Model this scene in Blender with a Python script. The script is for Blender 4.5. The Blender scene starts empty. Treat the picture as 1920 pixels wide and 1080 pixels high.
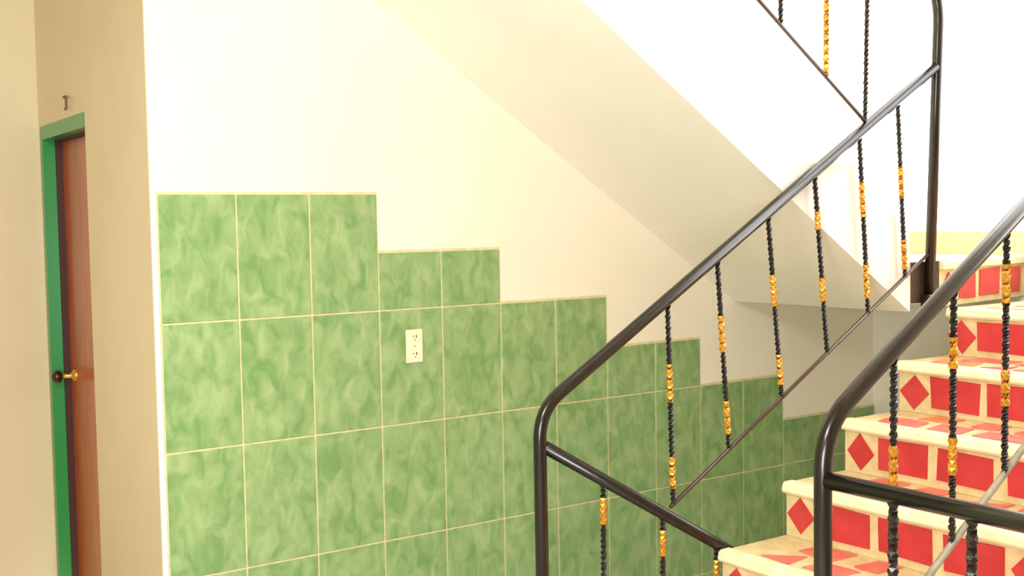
import bpy, bmesh, math, random
from mathutils import Vector, Matrix

random.seed(7)
scn = bpy.context.scene
COL = scn.collection
FZ = 1.673            # height of the tile datum (top of the tiling) above the floor


def P(x, y, z):       # survey coordinates (z measured from the top of the tiling) to world
    return Vector((x, y, z + FZ))


# ------------------------------------------------------------------ camera
yaw, pitch, roll = 0.602800632, -0.0552199796, -0.0177164285
cy_, sy_ = math.cos(yaw), math.sin(yaw)
cp_, sp_ = math.cos(pitch), math.sin(pitch)
fwd = Vector((sy_ * cp_, cy_ * cp_, sp_))
right = Vector((cy_, -sy_, 0))
up = right.cross(fwd)
r2 = math.cos(roll) * right + math.sin(roll) * up
u2 = -math.sin(roll) * right + math.cos(roll) * up
cam = bpy.data.cameras.new('camera')
cam.sensor_width = 36.0
cam.lens = 36.0 * 2150 / 1920
cam.clip_start = 0.05
camo = bpy.data.objects.new('camera', cam)
COL.objects.link(camo)
M = Matrix((r2, u2, -fwd)).transposed().to_4x4()
M.translation = P(-1.09487, -3.49004, -0.11297)
camo.matrix_world = M
scn.camera = camo

# ------------------------------------------------------------------ world, lights, exposure
w = bpy.data.worlds.new('sky')
scn.world = w
w.use_nodes = True
bg = w.node_tree.nodes['Background']
bg.inputs[0].default_value = (1.0, 0.98, 0.94, 1)
bg.inputs[1].default_value = 4.2
scn.view_settings.view_transform = 'Standard'
scn.view_settings.look = 'None'
scn.view_settings.gamma = 1
scn.view_settings.use_curve_mapping = False
scn.view_settings.exposure = 0.35


# makes the unseen area lights, added to brighten the tiled wall and hall
def area(name, loc, size, power, col, aim):
    l = bpy.data.lights.new(name, 'AREA')
    l.shape = 'RECTANGLE'
    l.size, l.size_y = size
    l.energy = power
    l.color = col
    o = bpy.data.objects.new(name, l)
    COL.objects.link(o)
    o.location = loc
    o.rotation_euler = (Vector(aim) - Vector(loc)).to_track_quat('-Z', 'Y').to_euler()
    return o


# added unseen fill beside the viewer, aimed at the tiled wall
SIDE_FILL = area('side_fill', (-1.5, -3.3, 1.2), (1.1, 1.1), 64, (0.95, 0.99, 1.0), (0.5, 0.0, 1.6))
TOP_FILL = area('top_fill', (-1.2, -2.4, 2.72), (0.8, 0.8), 62, (1.0, 0.985, 0.95), (-0.3, -0.6, 0.6))  # unseen fill from above, added so the wall fades to the right


# ------------------------------------------------------------------ materials
def srgb(r, g, b):
    f = lambda c: ((c / 255 + 0.055) / 1.055) ** 2.4 if c > 10 else c / 255 / 12.92
    return (f(r), f(g), f(b), 1)


def mat(name, col, rough=0.6, metal=0.0, col2=None, scale=6.0, bump=0.0, bscale=60.0, coat=0.0,
        distort=0.0, detail=4.0, lo=0.35, hi=0.65, stretch=(1, 1, 1), rand=False, spec=None):
    m = bpy.data.materials.new(name)
    m.use_nodes = True
    nt = m.node_tree
    b = nt.nodes['Principled BSDF']
    b.inputs['Base Color'].default_value = col
    b.inputs['Roughness'].default_value = rough
    b.inputs['Metallic'].default_value = metal
    b.inputs['Coat Weight'].default_value = coat
    b.inputs['Coat Roughness'].default_value = 0.15
    if spec is not None:
        b.inputs['Specular IOR Level'].default_value = spec
    tc = nt.nodes.new('ShaderNodeTexCoord')
    mp = nt.nodes.new('ShaderNodeMapping')
    mp.inputs['Scale'].default_value = stretch
    nt.links.new(tc.outputs['Object'], mp.inputs[0])
    src = mp.outputs[0]
    if rand:
        oi = nt.nodes.new('ShaderNodeObjectInfo')
        mu = nt.nodes.new('ShaderNodeMath'); mu.operation = 'MULTIPLY'; mu.inputs[1].default_value = 37.0
        nt.links.new(oi.outputs['Random'], mu.inputs[0])
        va = nt.nodes.new('ShaderNodeVectorMath'); va.operation = 'ADD'
        nt.links.new(mp.outputs[0], va.inputs[0]); nt.links.new(mu.outputs[0], va.inputs[1])
        src = va.outputs[0]
    if col2 is not None:
        n = nt.nodes.new('ShaderNodeTexNoise')
        n.inputs['Scale'].default_value = scale
        n.inputs['Detail'].default_value = detail
        n.inputs['Distortion'].default_value = distort
        nt.links.new(src, n.inputs['Vector'])
        r = nt.nodes.new('ShaderNodeValToRGB')
        r.color_ramp.elements[0].position = lo
        r.color_ramp.elements[1].position = hi
        r.color_ramp.elements[0].color = col
        r.color_ramp.elements[1].color = col2
        nt.links.new(n.outputs['Fac'], r.inputs[0])
        nt.links.new(r.outputs[0], b.inputs['Base Color'])
    if bump:
        n2 = nt.nodes.new('ShaderNodeTexNoise')
        n2.inputs['Scale'].default_value = bscale
        n2.inputs['Detail'].default_value = 3
        nt.links.new(src, n2.inputs['Vector'])
        bp = nt.nodes.new('ShaderNodeBump')
        bp.inputs['Strength'].default_value = bump
        bp.inputs['Distance'].default_value = 0.004
        nt.links.new(n2.outputs['Fac'], bp.inputs['Height'])
        nt.links.new(bp.outputs[0], b.inputs['Normal'])
    return m


M_WHITE = mat('white_wall_paint', srgb(245, 238, 219), 0.75, col2=srgb(242, 234, 214), scale=2, bump=0.15, bscale=40)
M_SOFFIT = mat('soffit_paint', srgb(246, 242, 230), 0.75, col2=srgb(243, 238, 225), scale=2.5, bump=0.12, bscale=40)
M_BEIGE = mat('beige_wall_paint', srgb(217, 203, 169), 0.42, col2=srgb(209, 194, 158), scale=1.5, bump=0.1, bscale=30, coat=0.12)
M_PALE = mat('pale_stair_paint', srgb(240, 238, 232), 0.7, col2=srgb(233, 231, 226), scale=3, bump=0.15, bscale=50)
M_GROUT = mat('cream_grout', srgb(226, 216, 168), 0.8, col2=srgb(212, 200, 152), scale=30)
M_TRIM = mat('white_edge_trim', srgb(248, 246, 238), 0.35)
M_GREEN = mat('green_glazed_tile', srgb(116, 154, 94), 0.34, col2=srgb(162, 184, 130), scale=15, distort=0.7, detail=8,
              lo=0.34, hi=0.70, stretch=(1.4, 1, 0.8), rand=True, bump=0.12, bscale=25)
M_FLOOR = mat('floor_cement', srgb(206, 200, 184), 0.5, col2=srgb(186, 178, 160), scale=5, bump=0.1)
M_CREAM = mat('cream_stair_cement', srgb(230, 210, 162), 0.55, col2=srgb(212, 188, 138), scale=22, detail=6, bump=0.25, bscale=60)
M_NOSE = mat('cream_nosing', srgb(248, 238, 204), 0.45, col2=srgb(240, 224, 180), scale=18, bump=0.15)
M_RED = mat('red_ceramic_tile', srgb(206, 62, 66), 0.38, col2=srgb(190, 50, 54), scale=9, rand=True, bump=0.08)
M_PINK = mat('rose_ceramic_tile', srgb(232, 128, 112), 0.4, col2=srgb(222, 104, 94), scale=12, rand=True, bump=0.08)
M_ORANGE = mat('orange_tile_chip', srgb(232, 150, 92), 0.4, col2=srgb(222, 128, 80), scale=12, rand=True)
M_BROWN = mat('landing_edge_shade', srgb(74, 58, 38), 0.5, col2=srgb(52, 40, 28), scale=14)  # dark tone standing in for shade on the landing's corner face
M_BLACK = mat('black_gloss_paint', srgb(26, 18, 16), 0.24, metal=0.0, coat=0.15, col2=srgb(20, 14, 13), scale=40, bump=0.05)
M_TWIST = mat('black_iron_paint', srgb(26, 18, 17), 0.3, coat=0.3, bump=0.25, bscale=250)
M_BARP = mat('brown_metal_paint', srgb(70, 50, 42), 0.35, coat=0.3)
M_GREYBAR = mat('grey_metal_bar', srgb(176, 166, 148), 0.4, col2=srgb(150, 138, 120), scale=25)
M_GOLD = mat('gold_paint', srgb(226, 172, 62), 0.32, metal=0.5, col2=srgb(196, 120, 36), scale=120, detail=2)
M_JAMB = mat('green_door_paint', srgb(36, 138, 66), 0.35, coat=0.2)
M_DOOR = mat('orange_door_varnish', srgb(190, 92, 46), 0.35, col2=srgb(168, 74, 38), scale=5, stretch=(8, 8, 0.8), coat=0.3)
M_GAP_SHADE = mat('door_gap_shade', srgb(62, 26, 18), 0.6)  # dark tone standing in for the shadow gap beside the door leaf
M_KNOB = mat('dark_bronze', srgb(60, 24, 20), 0.25, metal=0.4, coat=0.4)
M_BRASS = mat('brass', srgb(226, 170, 84), 0.22, metal=0.9)
M_SOCKET = mat('ivory_plastic', srgb(238, 230, 196), 0.35)
M_SLOT = mat('dark_slot', srgb(70, 60, 48), 0.6)
M_HOOK = mat('rusty_metal', srgb(128, 84, 52), 0.6, metal=0.3)


# ------------------------------------------------------------------ mesh helpers
def obj(name, bm, m, parent=None, loc=None, smooth=False):
    bmesh.ops.recalc_face_normals(bm, faces=bm.faces[:])
    me = bpy.data.meshes.new(name)
    bm.to_mesh(me); bm.free()
    for q in me.polygons:
        q.use_smooth = smooth
    me.materials.append(m)
    o = bpy.data.objects.new(name, me)
    COL.objects.link(o)
    if loc is not None:
        o.location = loc
    if parent is not None:
        o.parent = parent
    return o


def copy_obj(o, parent, loc):
    c = o.copy()
    COL.objects.link(c)
    c.parent = parent
    c.location = loc
    return c


def empty(name, loc):
    o = bpy.data.objects.new(name, None)
    o.empty_display_size = 0.1
    COL.objects.link(o)
    o.location = loc
    return o


def tag(o, label=None, cat=None, group=None, kind=None):
    if label: o['label'] = label
    if cat: o['category'] = cat
    if group: o['group'] = group
    if kind: o['kind'] = kind
    return o


def box(bm, a, b, bevel=0.0):
    g = bmesh.ops.create_cube(bm, size=1.0)
    vs = g['verts']
    for v in vs:
        v.co = Vector([a[i] + (b[i] - a[i]) * (v.co[i] + 0.5) for i in range(3)])
    if bevel:
        es = list({e for v in vs for e in v.link_edges})
        bmesh.ops.bevel(bm, geom=es, offset=bevel, segments=1, affect='EDGES')
    return bm


def boxbm(a, b, bevel=0.0):
    return box(bmesh.new(), a, b, bevel)


def prism(poly, lo, hi, axis='y', bevel=0.0):
    """extrude a 2-D polygon; axis y: poly is (x, z); axis z: poly is (x, y)"""
    bm = bmesh.new()
    f = (lambda a, b, t: (a, t, b)) if axis == 'y' else (lambda a, b, t: (a, b, t))
    v0 = [bm.verts.new(f(a, b, lo)) for a, b in poly]
    v1 = [bm.verts.new(f(a, b, hi)) for a, b in poly]
    bm.faces.new(v0); bm.faces.new(v1[::-1])
    n = len(poly)
    for i in range(n):
        bm.faces.new((v0[i], v0[(i + 1) % n], v1[(i + 1) % n], v1[i]))
    bmesh.ops.recalc_face_normals(bm, faces=bm.faces[:])
    if bevel:
        bmesh.ops.bevel(bm, geom=bm.edges[:], offset=bevel, segments=1, affect='EDGES')
    return bm


def fillet(pts, radius, n=10):
    """round the inner corners of a polyline; radius = tangent length"""
    out = [pts[0]]
    for i in range(1, len(pts) - 1):
        a, b, c = pts[i - 1], pts[i], pts[i + 1]
        p0 = b + (a - b).normalized() * radius
        p1 = b + (c - b).normalized() * radius
        for k in range(n + 1):
            t = k / n
            out.append(p0 * (1 - t) ** 2 + b * 2 * t * (1 - t) + p1 * t ** 2)
    out.append(pts[-1])
    return out


def tube(bm, pts, r, seg=12, twist=0.0, ref=None):
    """sweep a regular polygon of seg sides along pts; r number or list; twist in radians per metre"""
    n = len(pts)
    rings = []
    t0 = (pts[1] - pts[0]).normalized()
    ref = ref or (Vector((0, 1, 0)) if abs(t0.y) < 0.9 else Vector((1, 0, 0)))
    u = (ref - t0 * ref.dot(t0)).normalized()
    s = 0.0
    for i in range(n):
        t = (pts[min(i + 1, n - 1)] - pts[max(i - 1, 0)]).normalized()
        u = (u - t * u.dot(t)).normalized()
        v = t.cross(u)
        if i: s += (pts[i] - pts[i - 1]).length
        rr = r[i] if isinstance(r, (list, tuple)) else r
        ring = []
        for k in range(seg):
            a = 2 * math.pi * k / seg + twist * s
            ring.append(bm.verts.new(pts[i] + (u * math.cos(a) + v * math.sin(a)) * rr))
        rings.append(ring)
    for i in range(n - 1):
        for k in range(seg):
            bm.faces.new((rings[i][k], rings[i][(k + 1) % seg], rings[i + 1][(k + 1) % seg], rings[i + 1][k]))
    bm.faces.new(rings[0][::-1]); bm.faces.new(rings[-1])
    return bm


def lathe(bm, prof, origin, axis, seg=20):
    """prof: (distance along axis, radius)"""
    ax = Vector(axis).normalized()
    pts = [Vector(origin) + ax * d for d, _ in prof]
    return tube(bm, pts, [max(r, 0.0004) for _, r in prof], seg)


# ------------------------------------------------------------------ the room
ZB = -3.3            # below the floor, where the stairwell goes on
ZT = 3.6
TX = 3.38            # far end of the tiled wall
wall_back = obj('wall_back', boxbm(P(-0.017, 0.0, ZB), P(TX + 0.2, 0.2, ZT)), M_WHITE)
tag(wall_back, kind='structure')

# left return wall with the door opening
DY0, DY1, DZ = 0.71, 1.39, 0.311
YF = 1.413           # face of the far wall
bm = boxbm(P(-0.02, 0.2, -1.673), P(0.2, DY0, ZT))
box(bm, P(-0.02, 0.001, -1.673), P(-0.017, 0.2, ZT))
box(bm, P(-0.02, DY0, DZ), P(0.2, DY1, ZT))
box(bm, P(-0.02, DY1, -1.673), P(0.2, YF, ZT))
box(bm, P(0.19, DY0, -1.673), P(0.2, DY1, DZ))
wall_side = tag(obj('wall_side', bm, M_BEIGE), kind='structure')
wall_far = tag(obj('wall_far', boxbm(P(-2.6, YF, -1.673), P(0.2, YF + 0.15, ZT)), M_BEIGE), kind='structure')
wall_left = tag(obj('wall_left', boxbm(P(-2.75, -5.2, -1.673), P(-2.6, YF + 0.15, ZT)), M_BEIGE), kind='structure')

# the wall at the landing: low wall with a wide open daylight opening above it
bm = boxbm(P(TX, -5.2, ZB), P(TX + 0.15, 0.0, -0.176))
box(bm, P(TX, -5.2, -0.176), P(TX + 0.15, -2.6, 2.9))
box(bm, P(TX, -5.2, 2.9), P(TX + 0.15, 0.0, ZT))
wall_right = tag(obj('wall_right', bm, M_SOFFIT), kind='structure')

tag(obj('floor_light_block', boxbm(P(0.6, -5.35, ZB - 0.2), P(TX + 0.15, 0.2, ZB)), M_FLOOR), kind='structure')  # unseen, added to stop sky light coming up from below
tag(obj('wall_light_block', boxbm(P(0.6, -5.2, ZB), P(0.79, 0.0, -1.873)), M_SOFFIT), kind='structure')  # unseen, added to stop sky light passing under the hall floor

# floor of the hall, ceiling above it
fl = boxbm(P(-2.6, -5.2, -1.873), P(0.8, 0.0, -1.673))
box(fl, P(-2.6, 0.0, -1.873), P(-0.02, YF, -1.673))
floor = tag(obj('floor', fl, M_FLOOR), kind='structure')
cl = boxbm(P(-2.6, -5.2, 1.15), P(0.78, -0.92, 1.3))
box(cl, P(-2.6, -0.92, 1.15), P(-0.42, 0.0, 1.3))
box(cl, P(-2.6, 0.0, 1.15), P(-0.02, YF, 1.3))
ceiling = tag(obj('ceiling', cl, M_BEIGE), kind='structure')

wall_front = tag(obj('wall_front', boxbm(P(-2.75, -5.35, ZB), P(TX + 0.15, -5.2, ZT)), M_BEIGE), kind='structure')  # unseen wall behind the viewer, added to close off sky light
tag(obj('ceiling_light_block', boxbm(P(0.78, -5.2, ZT), P(TX + 0.15, -0.0, ZT + 0.15)), M_SOFFIT), kind='structure')  # unseen roof, added to keep sky light off the lower wall

# ------------------------------------------------------------------ green wall tiles: each one its own object
TW, TH, TG = 0.25, 0.40, 0.0065
tops = [0, 0, 0, .2, .2, .4, .4, .6, .6, .8, .8, 1.0, 1.0, 1.0]
proto = {}


def wall_tile(x, z, wd, ht):
    key = (round(wd, 3), round(ht, 3))
    loc = P(x, 0, z) + Vector((wd / 2, 0, -ht / 2))
    if key in proto:
        return copy_obj(proto[key], wall_back, loc)
    a, b = wd / 2 - TG / 2, ht / 2 - TG / 2
    o = obj('tile', boxbm((-a, -0.009, -b), (a, 0.001, b), 0.0015), M_GREEN, wall_back, loc)
    proto[key] = o
    return o


bmg = bmesh.new()
for c in range(14):
    x = c * TW
    wd = min(TW, TX - x)
    z = tops[c]
    zend = 1.673 if x + 0.01 < 0.8 else 2.8
    box(bmg, P(x - (0.003 if c == 0 else 0), -0.005, -z + 0.006), P(x + wd, 0.0, -zend))
    while z < zend - 0.01:
        nxt = (math.floor(z / TH + 1e-6) + 1) * TH
        nxt = min(nxt, zend)
        wall_tile(x, -z, wd, nxt - z)
        z = nxt
obj('grout', bmg, M_GROUT, wall_back)
# white edge trim of the corner and the thin cream cap line on the tiling
trim = obj('corner_trim', boxbm(P(-0.0195, -0.010, -1.673), P(-0.003, 0.0, 0.004), 0.002), M_TRIM, wall_back)

# ------------------------------------------------------------------ door
door = tag(empty('door_1', P(0.0, (DY0 + DY1) / 2, -1.673)), kind='structure')
D0 = door.location


def dloc(bm):
    bmesh.ops.translate(bm, verts=bm.verts[:], vec=-D0)
    return bm


CW = 0.04
obj('jamb', dloc(boxbm(P(-0.022, DY1 - CW, -1.673), P(0.026, DY1, DZ), 0.001)), M_JAMB, door)
obj('jamb', dloc(boxbm(P(0.0, DY0, -1.673), P(0.026, DY0 + 0.010, DZ - CW - 0.014), 0.001)), M_JAMB, door)
obj('lintel', dloc(boxbm(P(-0.022, DY0, DZ - CW - 0.014), P(0.026, DY1 - CW, DZ), 0.001)), M_JAMB, door)
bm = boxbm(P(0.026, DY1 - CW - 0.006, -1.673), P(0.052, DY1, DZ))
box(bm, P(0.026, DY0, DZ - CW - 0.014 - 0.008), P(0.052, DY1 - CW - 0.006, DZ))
obj('gap_shade', dloc(bm), M_GAP_SHADE, door)  # dark strip painting the shadow gap between frame and leaf
leaf = obj('door_leaf', dloc(boxbm(P(0.052, DY0 + 0.003, -1.668), P(0.092, DY1 - 0.003, DZ - 0.004), 0.002)), M_DOOR, door)
KY, KZ = 1.275, -0.685
bm = bmesh.new()
lathe(bm, [(0.000, 0.004), (0.001, 0.011), (0.008, 0.021), (0.018, 0.025), (0.029, 0.024), (0.038, 0.017), (0.043, 0.008)],
      P(-0.040, KY, KZ) - D0, (1, 0, 0))
knob = obj('door_knob', bm, M_KNOB, door, smooth=True)
bm = bmesh.new()
lathe(bm, [(0.0, 0.009), (0.030, 0.010), (0.040, 0.012), (0.046, 0.024), (0.054, 0.028), (0.056, 0.028)],
      P(-0.004, KY, KZ) - D0, (1, 0, 0))
obj('brass_rose', bm, M_BRASS, door, smooth=True)

# small bent hook above the door
bm = bmesh.new()
tube(bm, fillet([P(-0.021, 0.955, 0.385), P(-0.031, 0.955, 0.385), P(-0.031, 0.915, 0.385), P(-0.031, 0.915, 0.340),
                 P(-0.031, 0.935, 0.340)], 0.008, 4), 0.0045, 8)
tag(obj('wall_hook', bm, M_HOOK, smooth=True), 'small bent rusty hook on the beige wall above the green door frame', 'hook')

# ------------------------------------------------------------------ socket plate
so = tag(empty('wall_socket', P(0.8805, -0.009, -0.53)),
         'ivory double wall socket set on the green wall tiles', 'socket')
obj('cover_plate', boxbm((-0.0335, -0.007, -0.0585), (0.0335, 0.0, 0.0585), 0.003), M_SOCKET, so)
for dz in (0.030, -0.030):
    bm = bmesh.new()
    lathe(bm, [(0.0, 0.0175), (0.0015, 0.0175), (0.002, 0.016)], (0, -0.0065, dz), (0, -1, 0), 20)
    ou = obj('outlet', bm, M_SOCKET, so)
    bs = boxbm((-0.007, -0.0092, dz + 0.000), (-0.005, -0.0084, dz + 0.008))
    box(bs, (0.004, -0.0092, dz - 0.001), (0.0075, -0.0084, dz + 0.009))
    lathe(bs, [(0, 0.0022), (0.0008, 0.0022)], (0.001, -0.0084, dz - 0.008), (0, -1, 0), 10)
    obj('slot', bs, M_SLOT, ou)
bm = bmesh.new()
lathe(bm, [(0.0, 0.003), (0.001, 0.003), (0.0015, 0.002)], (0, -0.0068, 0), (0, -1, 0), 12)
obj('screw', bm, M_BRASS, so)

# ------------------------------------------------------------------ near flight, going up to the right
X0, RUN, RISE = 1.44, 0.2935, 0.175
ZK = lambda k: -0.273 - (5 - k) * RISE
XK = lambda k: X0 + RUN * k
YL, YR = -0.925, -1.955
flight = tag(empty('staircase', P(0.85, (YL + YR) / 2, -1.673)),
             'near flight of cream steps with red tiled risers climbing to the right between railings', 'stairs')
F0 = flight.location.copy()


def tile_poly(name, pts, m, parent, origin, au, av, n, thick=0.004):
    """flat tile of polygon pts (u, v) on the plane origin + u*au + v*av, raised along n, slightly chamfered"""
    bm = bmesh.new()
    cu = sum(a for a, _ in pts) / len(pts); cv = sum(b for _, b in pts) / len(pts)
    c0 = origin + au * cu + av * cv
    lo, hi = [], []
    for a, b in pts:
        lo.append(bm.verts.new(au * (a - cu) + av * (b - cv)))
        s = 1 - 0.03
        hi.append(bm.verts.new(au * (a - cu) * s + av * (b - cv) * s + n * thick))
    k = len(pts)
    bm.faces.new(lo[::-1]); bm.faces.new(hi)
    for i in range(k):
        bm.faces.new((lo[i], lo[(i + 1) % k], hi[(i + 1) % k], hi[i]))
    return obj(name, bm, m, parent, c0)


def jit(pts, a):
    return [(u + random.uniform(-a, a), v + random.uniform(-a, a)) for u, v in pts]


# u = distance to the right of the left end of the step (towards -Y)
riser_rects = {
    0: [(0.175, 0.365), (0.385, 0.57), (0.60, 0.79)],
    1: [(0.170, 0.335), (0.362, 0.555), (0.590, 0.780)],
    2: [(0.138, 0.330), (0.360, 0.553), (0.603, 0.790)],
    3: [(0.128, 0.318), (0.344, 0.520), (0.548, 0.760)],
    4: [(0.116, 0.300), (0.325, 0.520), (0.548, 0.760)],
}
diamond_at = {0: 0.062, 1: 0.060, 2: 0.062, 3: 0.060, 4: 0.050}


def riser_tiles(parent, org, au, k, rz, scale=1.0):
    """org = top left of the riser under the lip; rz = riser height below the lip"""
    av = Vector((0, 0, -1))
    n = au.cross(av).normalized()
    if n.x > 0 and abs(n.x) > 0.5: n = -n
    if abs(n.x) <= 0.5 and n.y > 0: n = -n
    o = org + n * 0.0
    for cu in (diamond_at.get(k, 0.06), 0.855):
        c = 0.064
        d = [(cu - 0.055, c + 0.004), (cu + 0.002, c - 0.058), (cu + 0.062, c + 0.006), (cu + 0.004, c + 0.066)]
        if cu + 0.06 < scale * 1.02:
            tile_poly('diamond_tile', jit(d, 0.004), M_RED, parent, o, au, av, n)
    for (a, b) in riser_rects.get(k, riser_rects[0]):
        if b < scale * 1.02:
            r = [(a, 0.010), (b, 0.012), (b, 0.120), (a, 0.116)]
            tile_poly('riser_tile', jit(r, 0.004), M_RED, parent, o, au, av, n)


def tread_tiles(parent, x0, z, width, depth, k):
    """broken tile mosaic in two rows behind the nosing"""
    rnd = random.Random(11 + k)
    for row in range(2):
        v = 0.012 + row * depth * 0.5
        h = depth * 0.5 - 0.022
        u = 0.085 + 0.05 * row + rnd.uniform(0, 0.02)
        while u < width - 0.12:
            wd = rnd.uniform(0.10, 0.17)
            a = rnd.uniform(-0.022, 0.022); b = rnd.uniform(-0.022, 0.022)
            pts = [(u + a, v + rnd.uniform(0, .012)), (u + wd * 0.5 + b, v + rnd.uniform(-.008, .012)), (u + wd + b, v + rnd.uniform(0, .012)),
                   (u + wd - a, v + h + rnd.uniform(-.012, .006)), (u + wd * 0.4, v + h + rnd.uniform(-.008, .006)), (u - b, v + h + rnd.uniform(-.012, .006))]
            if rnd.random() < 0.25:
                pts = pts[:4]
            m = M_PINK if rnd.random() < 0.75 else M_ORANGE
            tile_poly('tread_tile', pts, m, parent, Vector((x0, -0.0, z)), Vector((0, -1, 0)), Vector((1, 0, 0)), Vector((0, 0, 1)), 0.003)
            u += wd + rnd.uniform(0.030, 0.055)


W1 = YL - YR
for k in range(-2, 5):
    z, zp, x = ZK(k), ZK(k - 1), XK(k)
    base = P(x, YL, zp)
    last = (k == 4)
    d = RUN if not last else TX - 0.016 - x
    # body with its top surface; origin at the left foot of the riser
    st = obj('step', boxbm((0.018, -W1, 0.0), (d + 0.03 if not last else d, 0.0, RISE - 0.001), 0.0), M_CREAM, flight, base - F0)
    # rounded lip
    prof = [(0.0, RISE - 0.026), (0.004, RISE - 0.006), (0.014, RISE + 0.002), (0.05, RISE + 0.002), (0.05, RISE - 0.034), (0.006, RISE - 0.034)]
    obj('nosing', prism(prof, -W1 - 0.004, 0.004, 'y'), M_NOSE, st)
    riser_tiles(st, Vector((0.018, 0, RISE - 0.034)), Vector((0, -1, 0)), k, 0.13)
    if not last:
        tread_tiles(st, 0.05, RISE, W1, RUN - 0.035, k)
    else:
        tread_tiles(st, 0.05, RISE, W1, 0.30, 9)
        tread_tiles(st, 0.38, RISE, W1, 0.32, 10)
# sloping concrete slab under the steps
xa, xb = XK(-2) + 0.05, XK(4) + 0.03
prof = [(xa - 0.05, -1.673), (xa + 0.2, -1.673), (xb, ZK(3) - 0.02), (TX, ZK(3) - 0.02), (TX, ZK(3) - 0.001), (xb, ZK(3) - 0.001)]
poly = [(xa - 0.03, ZK(-3)), (xa + 0.26, ZK(-3)), (xb + 0.05, ZK(3) - 0.10), (TX - 0.016, ZK(3) - 0.10), (TX - 0.016, ZK(3)), (XK(4) + 0.03, ZK(3))]
bm = prism(poly, YR + 0.01, YL - 0.005, 'y')
bmesh.ops.translate(bm, verts=bm.verts[:], vec=Vector((0, 0, FZ)) - F0)
obj('stair_slab', bm, M_SOFFIT, flight)

# ------------------------------------------------------------------ raised corner landing between the flights
LZ = -0.273
land = tag(empty('stair_landing', P(2.9, -0.45, -0.45)),
           'raised cream corner landing with red tiled edge where the stairs turn, beside the white wall', 'landing')
L0 = land.location.copy()
YS = -0.88
pl = [(2.46, YS), (2.63, YS), (TX, -0.76), (TX, 0.0), (2.46, 0.0)]
bm = prism(pl, LZ - 0.155 + FZ, LZ + FZ - 0.002, 'z')
bmesh.ops.translate(bm, verts=bm.verts[:], vec=-L0)
obj('slab', bm, M_CREAM, land)
bm = prism([(2.632, YS + 0.001), (TX - 0.016, -0.762), (TX - 0.016, -0.70), (2.632, YS + 0.06)], ZK(4) + FZ, LZ - 0.155 + FZ, 'z')
bmesh.ops.translate(bm, verts=bm.verts[:], vec=-L0)
obj('riser_foot', bm, M_CREAM, land)
a = Vector((2.63, YS - 0.001, 0)); b = Vector((TX - 0.016, -0.762, 0))
ud = (b - a).normalized()
nn = Vector((ud.y, -ud.x, 0))
bm = bmesh.new()
lw = (b - a).length
lip = [(-0.020, -0.034), (-0.024, -0.010), (-0.014, 0.0), (0.04, 0.0), (0.04, -0.034)]
v0 = [bm.verts.new(a - L0 + Vector((0, 0, LZ + FZ + q)) - nn * s) for s, q in lip]
v1 = [bm.verts.new(a - L0 + ud * lw + Vector((0, 0, LZ + FZ + q)) - nn * s) for s, q in lip]
bm.faces.new(v0); bm.faces.new(v1[::-1])
for i in range(5):
    bm.faces.new((v0[i], v0[(i + 1) % 5], v1[(i + 1) % 5], v1[i]))
obj('nosing', bm, M_NOSE, land)
org = a - L0 + Vector((0, 0, LZ + FZ - 0.034)) + nn * 0.001
for (u0, u1) in ((0.16, 0.30), (0.34, 0.52), (0.55, 0.72)):
    tile_poly('riser_tile', jit([(u0, 0.012), (u1, 0.012), (u1, 0.118), (u0, 0.118)], 0.004), M_RED, land, org, ud, Vector((0, 0, -1)), nn)
tile_poly('diamond_tile', [(0.025, 0.066), (0.075, 0.012), (0.125, 0.068), (0.075, 0.120)], M_RED, land, org, ud, Vector((0, 0, -1)), nn)
bm = boxbm(P(2.462, YS - 0.0006, LZ - 0.153), P(2.632, YS, LZ - 0.004))
bmesh.ops.translate(bm, verts=bm.verts[:], vec=-L0)
sp = obj('side_shade', bm, M_BROWN, land)  # thin dark sheet painting the shade on the landing's side face
tag(sp, 'dark brown painted shade on the corner edge')
# baseboard of the end wall
tag(obj('baseboard_right', boxbm(P(TX - 0.014, -4.2, ZK(4)), P(TX, 0.0, -0.176), 0.002), M_BEIGE), kind='structure')

# ------------------------------------------------------------------ upper flight, going back up to the left
up_f = tag(empty('staircase', P(2.46, YS / 2, LZ)),
           'white upper flight seen from below and from its side, rising to the upper left', 'stairs')
U0 = up_f.location.copy()
noses = [(2.459, -0.098), (2.191, 0.078), (1.925, 0.244), (1.655, 0.410), (1.392, 0.570)]
while len(noses) < 9:
    x, z = noses[-1]
    noses.append((x - 0.266, z + 0.165))
SOF = lambda x: -0.47 - 0.653 * (x - 2.48)
sx, sz = 2.46, SOF(2.46) + 0.0
prev = LZ - 0.15
TK = 0.10
for i, (x, z) in enumerate(noses):
    xn = noses[i + 1][0] if i + 1 < len(noses) else x - 0.266
    poly = [(x, z), (x, SOF(x) + TK), (xn, SOF(xn) + TK), (xn, z)]
    bm = prism(poly, YS, -0.001, 'y')
    org = Vector((x, 0, z))
    bmesh.ops.translate(bm, verts=bm.verts[:], vec=-org)
    obj('step', bm, M_PALE, up_f, org + Vector((0, 0, FZ)) - U0)
xe = noses[-1][0] - 0.266
bm = prism([(2.459, SOF(2.459)), (2.459, SOF(2.459) + TK), (xe, SOF(xe) + TK), (xe, SOF(xe))], YS, -0.001, 'y')
bmesh.ops.translate(bm, verts=bm.verts[:], vec=Vector((0, 0, FZ)) - U0)
slab_o = obj('soffit_slab', bm, M_PALE, up_f)
slab_o.data.materials.append(M_SOFFIT)
for q in slab_o.data.polygons:
    if q.normal.z < -0.5:
        q.material_index = 1
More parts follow.
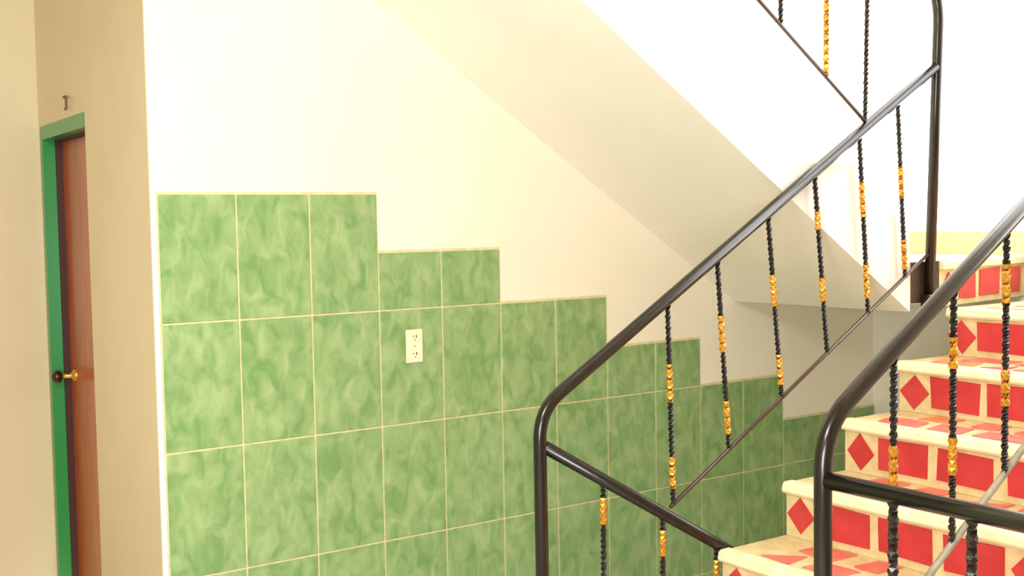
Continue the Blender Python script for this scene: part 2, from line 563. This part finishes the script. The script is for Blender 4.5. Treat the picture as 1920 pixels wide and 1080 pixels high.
# upper floor slab where the flight ends
tag(obj('ceiling_upper', boxbm(P(-0.4, YS, SOF(xe) - 0.02), P(xe, 0.0, noses[-1][1] + 0.16)), M_SOFFIT), kind='structure')

# ------------------------------------------------------------------ lower flight, going down to the right under the upper one
low = tag(empty('staircase', P(0.8, YS / 2, -1.873)),
          'lower flight going down to the right along the green tiled wall', 'stairs')
O0 = low.location.copy()
for i in range(1, 7):
    x = 0.8 + (i - 1) * 0.29
    z = -1.673 - 0.176 * i
    bm = boxbm((0, YS / 2, -0.22), (0.31, -YS / 2 - 0.014, 0.0), 0.003)
    obj('step', bm, M_CREAM, low, P(x, YS / 2, z) - O0)


# ------------------------------------------------------------------ railings
def twisted(parent, root, p0, p1, golds, r=0.0088, blk=M_TWIST, gmat=M_GOLD):
    """square bar twisted along its length; golds = list of (t0, t1) fractions painted gold.
    The black runs form the baluster, each gold run is a sub-part of it."""
    L = (p1 - p0).length
    cuts = [0.0]
    for a, b in golds: cuts += [a, b]
    cuts.append(1.0)
    bal = None

    def run(bm, a, b, rad):
        n = max(4, int((b - a) * L / 0.008))
        pts = [p0.lerp(p1, a + (b - a) * i / n) - root for i in range(n + 1)]
        rr = [rad * (1 + 0.13 * math.sin((a + (b - a) * i / n) * L * 2 * math.pi / 0.034)) for i in range(n + 1)]
        tube(bm, pts, rr, 4, twist=95.0)
    bm = bmesh.new()
    run(bm, 0.0, 1.0, r)
    bal = obj('baluster', bm, blk, parent)
    for a, b in golds:
        bm = bmesh.new()
        run(bm, a, b, r * 1.2)
        obj('gold_collar', bm, gmat, bal)
    return bal


def rod(name, parent, root, pts, r, m, seg=16):
    bm = bmesh.new()
    tube(bm, [q - root for q in pts], r, seg)
    return obj(name, bm, m, parent, smooth=True)


def foot(parent, root, p):
    bm = bmesh.new()
    lathe(bm, [(0, 0.042), (0.006, 0.042), (0.010, 0.034), (0.022, 0.024)], p - root, (0, 0, 1), 20)
    obj('floor_flange', bm, M_BLACK, parent, smooth=False)


TR = 0.019
RY = -0.9
# --- railing on the far side of the near flight
A = tag(empty('stair_railing', P(0.773, RY, -1.673)),
        'black railing with gold banded twisted balusters on the far edge of the red tiled flight', 'railing')
a0 = A.location.copy()
path = fillet([P(0.776, RY, -1.673), P(0.773, RY, -0.635), P(2.575, RY, 0.432)], 0.085, 12)
rod('handrail', A, a0, path, TR, M_BLACK)
foot(A, a0, P(0.776, RY, -1.673))
rod('bottom_bar', A, a0, [P(1.262, RY, -0.985), P(2.545, RY, -0.243)], 0.0068, M_BARP, 10)
top = lambda x: -0.635 + 0.592 * (x - 0.773) - 0.012
bot = lambda x: -0.985 + 0.578 * (x - 1.262)
bl = [(1.259, 1.274, [(.30, .485), (.757, .914)]),
      (1.469, 1.515, [(.29, .478), (.737, .91)]),
      (1.698, 1.759, [(.32, .49), (.755, .92)]),
      (1.922, 1.984, [(.20, .30), (.57, .70)]),
      (2.152, 2.199, [(.25, .45), (.72, .91)]),
      (2.361, 2.404, [(.36, .54), (.78, .95)])]
for xt, xb_, g in bl:
    twisted(A, a0, P(xt, RY, top(xt)), P(xb_, RY, bot(xb_) - 0.004), g)

# --- landing post that carries on into the handrail of the upper flight
B = tag(empty('stair_railing', P(2.545, RY, -0.44)),
        'black railing of the upper flight bending over from the tall post on the landing', 'railing')
b0 = B.location.copy()
path = fillet([P(2.543, RY, -0.44), P(2.603, RY, 0.735), P(1.20, RY, 1.635)], 0.155, 14)
rod('handrail', B, b0, path, TR, M_BLACK)
rod('bottom_bar', B, b0, [P(2.182, RY, 0.222), P(0.95, RY, 1.085)], 0.0066, M_BARP, 10)
bot2 = lambda x: 0.222 - 0.70 * (x - 2.182)
top2 = lambda x: 0.735 - 0.6415 * (x - 2.603) - 0.015
for xb_, xt, pale in ((2.183, 2.205, 0), (1.981, 1.992, 1), (1.762, 1.772, 0), (1.54, 1.545, 0), (1.32, 1.325, 0)):
    twisted(B, b0, P(xt, RY, top2(xt)), P(xb_, RY, bot2(xb_)), [(0.10, 0.45), (0.47, 1.0)] if pale else [(.15, .32)], r=0.0085)
bm = boxbm(P(2.515, RY - 0.020, -0.455) - b0, P(2.572, RY + 0.017, -0.395) - b0, 0.003)
obj('base_bracket', bm, M_BLACK, B)

# --- handrail going down from the same newel
C = tag(empty('stair_railing', P(0.79, RY, -0.735)),
        'black railing sloping down from the left newel towards the lower flight', 'railing')
c0 = C.location.copy()
dz = lambda x: -0.738 - 0.589 * (x - 0.786)
rod('handrail', C, c0, [P(0.786, RY, dz(0.786)), P(2.30, RY, dz(2.30))], TR * 0.98, M_BLACK)
rod('bottom_bar', C, c0, [P(0.80, RY, dz(0.80) - 0.62), P(2.30, RY, dz(2.30) - 0.62)], 0.0066, M_BARP, 10)
for i, x in enumerate((0.999, 1.230, 1.455, 1.68, 1.905, 2.13)):
    twisted(C, c0, P(x, RY, dz(x) - 0.01), P(x - 0.004, RY, dz(x) - 0.62), [(.07, .20), (.52, .66)])

# --- near railing
RN = -1.9
D = tag(empty('stair_railing', P(0.776, RN, -1.673)),
        'nearest black railing rising to the right edge of the photo with pale lower bar', 'railing')
d0 = D.location.copy()
path = fillet([P(0.778, RN, -1.673), P(0.781, RN, -0.548), P(2.62, RN, 0.605)], 0.095, 12)
rod('handrail', D, d0, path, TR, M_BLACK)
foot(D, d0, P(0.778, RN, -1.673))
rod('newel_post', D, d0, [P(2.62, RN, -0.448), P(2.62, RN, 0.65)], TR, M_BLACK)
bn = lambda x: -0.93 + 0.657 * (x - 1.14)
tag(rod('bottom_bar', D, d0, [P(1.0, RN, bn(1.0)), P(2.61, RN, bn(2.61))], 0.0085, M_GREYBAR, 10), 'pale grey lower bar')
tn = lambda x: -0.548 + 0.627 * (x - 0.781) - 0.012
for x, zs in ((1.014, [(-.615, -.728), (-.90, -.985)]), (1.231, [(-.39, -.462), (-.623, -.71)]), (1.440, [(-.229, -.322), (-.483, -.571)]),
              (1.655, [(-.09, -.18), (-.35, -.44)]), (1.870, [(.04, -.05), (-.21, -.30)]), (2.085, [(.18, .09), (-.07, -.16)]),
              (2.30, [(.31, .22), (.07, -.02)]), (2.50, [(.44, .35), (.20, .11)])):
    zt, zb_ = tn(x), bn(x)
    g = [((zt - p) / (zt - zb_), (zt - q) / (zt - zb_)) for p, q in zs]
    twisted(D, d0, P(x, RN, zt), P(x - 0.004, RN, zb_), g, r=0.0088)

# --- level guard rail turning from the near post towards the viewer's side
G = tag(empty('guard_railing', P(0.78, -2.5, -1.673)),
        'level black guard rail running from the right newel out of the right edge', 'railing')
g0 = G.location.copy()
rod('handrail', G, g0, [P(0.78, RN - 0.015, -0.657), P(0.78, -3.25, -0.655)], TR * 0.95, M_BLACK)
rod('bottom_bar', G, g0, [P(0.78, RN - 0.015, -1.57), P(0.78, -3.25, -1.57)], 0.008, M_BARP, 10)
rod('newel_post', G, g0, [P(0.78, -3.25, -1.673), P(0.78, -3.25, -0.63)], TR, M_BLACK)
for y in (-2.075, -2.248, -2.42, -2.60, -2.77, -2.95, -3.12):
    twisted(G, g0, P(0.78, y, -0.665), P(0.78, y, -1.57), [(.36, .46), (.62, .72)], r=0.0105)
